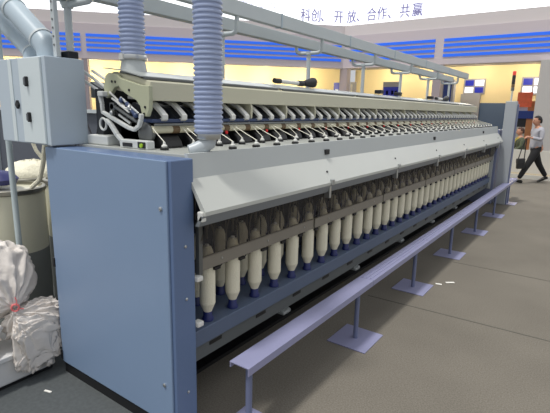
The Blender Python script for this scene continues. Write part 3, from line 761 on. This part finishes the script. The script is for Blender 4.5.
def face_parts(parent, c, hairm):
    c = Vector(c)
    # hair shell
    bm = bmesh.new(); bmesh.ops.create_uvsphere(bm, u_segments=20, v_segments=14, radius=1)
    dl = [v for v in bm.verts if (v.co.x < -.45 and v.co.z < .45) or v.co.z < -.45 or (v.co.x < .05 and v.co.z < .1)]
    bmesh.ops.delete(bm, geom=dl, context='VERTS')
    for v in bm.verts: v.co = Vector((v.co.x*.108+.006, v.co.y*.086, v.co.z*.128+.004))+c
    me = bpy.data.meshes.new('hair'); bm.to_mesh(me); bm.free(); me.materials.append(hairm)
    for p in me.polygons: p.use_smooth = True
    o = bpy.data.objects.new('hair', me); COL.objects.link(o); o.parent = parent
    so = o.modifiers.new('s', 'SOLIDIFY'); so.thickness = .014; so.offset = 0
    for sy in (-1, 1):
        MB().lathe([(.006, -.003), (.011, 0), (.006, .003)], seg=10, M=Matrix.Translation(c+Vector((-.090, .030*sy, .012))) @ Matrix.Rotation(PI/2, 4, 'Y')).build('eye', M_BLACK, parent, world=False)
        MB().box(-.098, -.088, .018*sy-.012, .018*sy+.012+.012*sy, .028, .034, Matrix.Translation(c)).build('eyebrow', hairm, parent, world=False)
    MB().box(-.094, -.086, -.022, .022, -.062, -.053, Matrix.Translation(c)).build('mouth', mat('lips', (.62, .36, .33), .5), parent, world=False)
def body_with_head(parent, spec, headc, extra_hands=()):
    V, E_, R = chain(spec)
    o = skin_obj('body', V, E_, R, M_SKIN, parent)
    dg = bpy.context.evaluated_depsgraph_get(); dg.update()
    me = bpy.data.meshes.new_from_object(o.evaluated_get(dg)); me.name = 'body'
    bpy.data.objects.remove(o)
    bm = bmesh.new(); bm.from_mesh(me)
    hb = head(parent, headc, 1, None, None); tmp = bpy.data.meshes.new('t')
    for v in hb.verts: v.co += Vector(headc)
    hb.to_mesh(tmp); hb.free(); bm.from_mesh(tmp)
    def add(mb): 
        t2 = bpy.data.meshes.new('t2'); mb.bm.to_mesh(t2); mb.bm.free(); bm.from_mesh(t2)
    c = Vector(headc)
    add(MB().tube([c+Vector((-.088, 0, .022)), c+Vector((-.112, 0, -.018)), c+Vector((-.118, 0, -.026)), c+Vector((-.092, 0, -.034))], [.008, .013, .014, .010], 8))
    for sy in (-1, 1):
        add(MB().lathe([(.012, -.006), (.022, 0), (.014, .008)], seg=10, M=Matrix.Translation(c+Vector((.008, .076*sy, -.002))) @ Matrix.Scale(1.35, 4, (0, 0, 1)) @ Matrix.Rotation(PI/2, 4, 'X')))
    for hb_ in extra_hands: add(hb_)
    bm.to_mesh(me); bm.free(); me.materials.clear(); me.materials.append(M_SKIN)
    for p in me.polygons: p.use_smooth = True; p.material_index = 0
    o = bpy.data.objects.new('body', me); COL.objects.link(o); o.parent = parent
    return o
def hand(w, d, up, curl=.6, side=1):
    # w wrist, d forward dir, up = back of the hand
    w, d, up = Vector(w), Vector(d).normalized(), Vector(up).normalized(); sd = d.cross(up).normalized()*side
    m = MB(); m.tube([w-d*.02, w+d*.03, w+d*.085], [.024, .034, .036], 8)
    for i, L in enumerate((.070, .080, .075, .058)):
        b = w+d*.075+sd*(.027-.018*i)
        p1 = b+(d*math.cos(curl*.5)-up*math.sin(curl*.5))*L*.45
        p2 = p1+(d*math.cos(curl*1.5)-up*math.sin(curl*1.5))*L*.32
        p3 = p2+(d*math.cos(curl*2.4)-up*math.sin(curl*2.4))*L*.25
        m.tube([b, p1, p2, p3], [.0095, .009, .008, .006], 6)
    b = w+d*.025+sd*.028
    m.tube([b, b+(d*.6+sd*.7-up*.25)*.035, b+(d*.9+sd*.5-up*.5)*.062], [.012, .010, .008], 6)
    return m

mn = thing('person', 'man in white shirt and black trousers striding left beyond the far end of the machine', 'person', (-1.30, 13.15, 0))
mn.rotation_euler.z = math.radians(35.4)
SHEAR[0] = .135
HC = (.165-.135*1.565, 0, 1.565)
J = dict(hip=(.12, 0, .90), fl=(.10, -.09, .86), fk=(-.13, -.09, .47), fa=(-.36, -.09, .115), bl=(.14, .09, .86), bk=(.26, .09, .48), ba=(.44, .09, .16))
hr = hand((-.10-.157, -.14, 1.165), (-1, 0, .05), (0, -.3, 1), .75)
hl = hand((.44-.122, .25, .90), (-.25, 0, -1), (.9, .3, -.2), .4, -1)
body_with_head(mn, [
    ('hip', None, J['hip'], (.14, .11)), ('w', 'hip', (.13, 0, 1.05), (.12, .10)), ('ch', 'w', (.17, 0, 1.24), (.14, .11)), ('up', 'ch', (.19, 0, 1.36), (.11, .09)),
    ('n', 'up', (.185, 0, 1.44), .055), ('n2', 'n', (.175, 0, 1.50), .052),
    ('sr', 'up', (.20, -.17, 1.335), .055), ('er', 'sr', (.14, -.22, 1.10), .042), ('hr', 'er', (-.08, -.15, 1.162), .027),
    ('sl', 'up', (.20, .17, 1.335), .055), ('el', 'sl', (.36, .23, 1.12), .042), ('hl', 'el', (.435, .25, .92), .027),
    ('fl', 'hip', J['fl'], .08), ('fk', 'fl', J['fk'], .05), ('fa', 'fk', J['fa'], .035),
    ('bl', 'hip', J['bl'], .08), ('bk', 'bl', J['bk'], .05), ('ba', 'bk', J['ba'], .035)], HC, (hr, hl))
face_parts(mn, HC, M_HAIR)
V, E_, R = chain([('b', None, (.12, 0, .87), (.15, .13)), ('hip', 'b', (.12, 0, .94), (.165, .145)), ('w', 'hip', (.13, 0, 1.06), (.145, .125)), ('ch', 'w', (.17, 0, 1.24), (.165, .135)), ('up', 'ch', (.19, 0, 1.37), (.12, .10)), ('n', 'up', (.185, 0, 1.435), .066),
    ('sr', 'up', (.20, -.17, 1.34), .072), ('er', 'sr', (.145, -.22, 1.11), .056), ('hr', 'er', (-.05, -.155, 1.160), .040),
    ('sl', 'up', (.20, .17, 1.34), .072), ('el', 'sl', (.36, .23, 1.13), .056), ('hl', 'el', (.43, .25, .95), .040)])
skin_obj('shirt', V, E_, R, M_SHIRT, mn)
V, E_, R = chain([('b', None, (.125, 0, 1.0), (.152, .13)), ('hip', 'b', (.12, 0, .92), (.165, .14)), ('fl', 'hip', (.09, -.09, .82), .118), ('fk', 'fl', J['fk'], .078), ('fa', 'fk', (-.36, -.09, .115), .060),
    ('bl', 'hip', (.15, .09, .82), .118), ('bk', 'bl', J['bk'], .078), ('ba', 'bk', (.44, .09, .165), .060)])
skin_obj('trousers', V, E_, R, M_TROUS, mn)
MB().tube([(.12-.16, 0, .93), (.12, 0, .935)], .0, 4) if False else None
def shoe(a, tdir, y):
    a = Vector(a); d = Vector(tdir).normalized(); u = Vector((0, 1, 0)).cross(d); u = u if u.z > 0 else -u
    m = MB(); pr = [(-.075, .0), (-.08, .06), (-.03, .085), (.05, .06), (.15, .045), (.19, .025), (.195, 0)]
    P = [(a+d*p+u*q) for p, q in pr]
    A = [m.bm.verts.new((p.x, y-.042, p.z)) for p in P]; B = [m.bm.verts.new((p.x, y+.042, p.z)) for p in P]
    n = len(P)
    for i in range(n): m.bm.faces.new([A[i], A[(i+1) % n], B[(i+1) % n], B[i]])
    m.bm.faces.new(A[::-1]); m.bm.faces.new(B); m.smooth = True
    o = m.build('shoe', M_SHOE, mn, bevel=.015, world=False)
shoe((-.36, -.09, .02), (-1, 0, .16), -.09)
shoe((.40, .09, .085), (-.93, 0, -.40), .09)
# bag
bg = thing('shoulder_bag', 'black shoulder bag hanging by its long strap from the walking man\'s hand', 'bag', (-1.30, 13.15, 0))
bg.rotation_euler.z = math.radians(35.4)
Mt = Matrix.Translation((-.40, -.15, .38)) @ Matrix.Rotation(-.06, 4, 'Y')
MB().box(-.095, .095, -.045, .045, 0, .24, Mt).build('bag_body', M_BLACK, bg, bevel=.02, world=False)
MB().box(-.098, .098, -.05, .05, .14, .26, Mt).build('flap', mat('flap_black', (.14, .14, .15), .5), bg, bevel=.015, world=False)
MB().tube([(-.48, -.15, .60), (-.42, -.15, .90), (-.355, -.15, 1.13), (-.345, -.15, 1.155), (-.33, -.15, 1.13), (-.33, -.15, .88), (-.33, -.15, .60)], .012, 6).build('strap', M_BLACK, bg, world=False)

SHEAR[0] = 0.
# seated person behind the low wall
p2 = thing('person', 'seated person in an olive top with a yellow lanyard, behind the low wall', 'person', (-1.97, 15.35, 0))
p2.rotation_euler.z = math.radians(30)
HC2 = (0, 0, 1.22)
body_with_head(p2, [('hip', None, (.08, 0, .50), (.14, .12)), ('w', 'hip', (.07, 0, .66), (.12, .10)), ('ch', 'w', (.04, 0, .88), (.14, .11)), ('up', 'ch', (.03, 0, 1.0), (.11, .09)), ('n', 'up', (.02, 0, 1.09), .055), ('n2', 'n', (.01, 0, 1.15), .05),
    ('sr', 'up', (.03, -.17, .98), .055), ('er', 'sr', (-.02, -.21, .76), .042), ('hr', 'er', (-.22, -.14, .66), .027),
    ('sl', 'up', (.03, .17, .98), .055), ('el', 'sl', (-.02, .21, .76), .042), ('hl', 'el', (-.22, .14, .66), .027),
    ('fl', 'hip', (-.05, -.1, .50), .08), ('fk', 'fl', (-.38, -.1, .50), .055), ('fa', 'fk', (-.40, -.1, .10), .04), ('ft', 'fa', (-.52, -.1, .05), .04),
    ('bl', 'hip', (-.05, .1, .50), .08), ('bk', 'bl', (-.38, .1, .50), .055), ('ba', 'bk', (-.40, .1, .10), .04), ('bt', 'ba', (-.52, .1, .05), .04)], HC2,
    (hand((-.21, -.14, .66), (-1, 0, -.2), (0, 0, 1), .5), hand((-.21, .14, .66), (-1, 0, -.2), (0, 0, 1), .5, -1)))
face_parts(p2, HC2, M_BROWNH)
V, E_, R = chain([('hip', None, (.08, 0, .52), (.16, .14)), ('w', 'hip', (.07, 0, .68), (.145, .125)), ('ch', 'w', (.04, 0, .88), (.165, .135)), ('up', 'ch', (.03, 0, 1.01), (.12, .10)), ('n', 'up', (.02, 0, 1.075), .065),
    ('sr', 'up', (.03, -.17, .985), .072), ('er', 'sr', (-.02, -.21, .77), .056), ('hr', 'er', (-.19, -.145, .67), .04),
    ('sl', 'up', (.03, .17, .985), .072), ('el', 'sl', (-.02, .21, .77), .056), ('hl', 'el', (-.19, .145, .67), .04)])
skin_obj('olive_top', V, E_, R, M_OLIVE, p2)
V, E_, R = chain([('hip', None, (.08, 0, .51), (.155, .12)), ('fl', 'hip', (-.05, -.1, .50), .10), ('fk', 'fl', (-.38, -.1, .50), .075), ('fa', 'fk', (-.40, -.1, .12), .06),
    ('bl', 'hip', (-.05, .1, .50), .10), ('bk', 'bl', (-.38, .1, .50), .075), ('ba', 'bk', (-.40, .1, .12), .06)])
skin_obj('trousers', V, E_, R, M_TROUS, p2)
MB().tube([(-.02, -.06, 1.07), (-.13, -.04, .95), (-.16, 0, .80), (-.13, .04, .95), (-.02, .06, 1.07)], .010, 6).build('lanyard', M_YELLOW, p2, world=False)
st = thing('stool', 'stool under the seated person behind the low wall', 'stool', (-1.90, 15.40, 0))
MB().lathe([(.17, .36), (.18, .375), (.18, .395), (.16, .405)], (-1.90, 15.40, 0), 24).build('seat', M_BLACK, st)
for i in range(4):
    a = PI/4+i*PI/2
    MB().tube([(-1.90+.10*math.cos(a), 15.40+.10*math.sin(a), .37), (-1.90+.17*math.cos(a), 15.40+.17*math.sin(a), .0)], .011, 8).build('leg', M_STEEL, st)

# ------------------------------------------------------------------ lights & world
w = bpy.data.worlds.new('hall_air'); SC.world = w; w.use_nodes = True
nt = w.node_tree; bgn = nt.nodes['Background']; bgn.inputs[1].default_value = .86
tc = nt.nodes.new('ShaderNodeTexCoord'); sx = nt.nodes.new('ShaderNodeSeparateXYZ'); rp_ = nt.nodes.new('ShaderNodeValToRGB')
nt.links.new(tc.outputs['Generated'], sx.inputs[0]); nt.links.new(sx.outputs['Z'], rp_.inputs[0]); nt.links.new(rp_.outputs[0], bgn.inputs[0])
rp_.color_ramp.elements[0].position = .0; rp_.color_ramp.elements[0].color = (.60, .62, .65, 1)
rp_.color_ramp.elements[1].position = .75; rp_.color_ramp.elements[1].color = (1.0, 1.02, 1.05, 1)
def sun(d, e, ang, col):
    l = bpy.data.lights.new('hall_key', 'SUN'); l.energy = e; l.angle = ang; l.color = col
    o = bpy.data.objects.new('hall_key', l); COL.objects.link(o)
    o.rotation_euler = Vector(d).normalized().to_track_quat('-Z', 'Y').to_euler(); o.location = (0, 0, 12)
sun((.14, .36, -1), 2.35, math.radians(7), (1, .97, .92))
def point(loc, e, col, r=.15):
    l = bpy.data.lights.new('downlight', 'POINT'); l.energy = e; l.color = col; l.shadow_soft_size = r
    o = bpy.data.objects.new('downlight', l); COL.objects.link(o); o.location = loc
for i in range(9):
    point(ML @ Vector((-1.2-1.75*i, 1.45, 3.0)), 62, (1, .86, .58))
for x in (1.0, 2.8, 4.6, 6.4, 8.2):
    point(MR @ Vector((x, 2.0, 3.3)), 34, (1, .87, .66))

# ------------------------------------------------------------------ camera
F = 450.0; R_ = math.radians(1.22016); P_ = math.radians(12.10173); YW = math.radians(35.39609)
cam = bpy.data.cameras.new('camera'); cam.sensor_fit = 'HORIZONTAL'; cam.sensor_width = 36; cam.lens = F/550*36; cam.clip_start = .05; cam.clip_end = 200
co = bpy.data.objects.new('camera', cam); COL.objects.link(co)
co.matrix_world = Matrix.Translation((0, 0, 1.70)) @ Matrix.Rotation(YW, 4, 'Z') @ Matrix.Rotation(PI/2-P_, 4, 'X') @ Matrix.Rotation(R_, 4, 'Z')
SC.camera = co
SC.view_settings.view_transform = 'Standard'; SC.view_settings.look = 'None'
SC.view_settings.exposure = 0.0; SC.view_settings.gamma = 1.0; SC.view_settings.use_curve_mapping = False
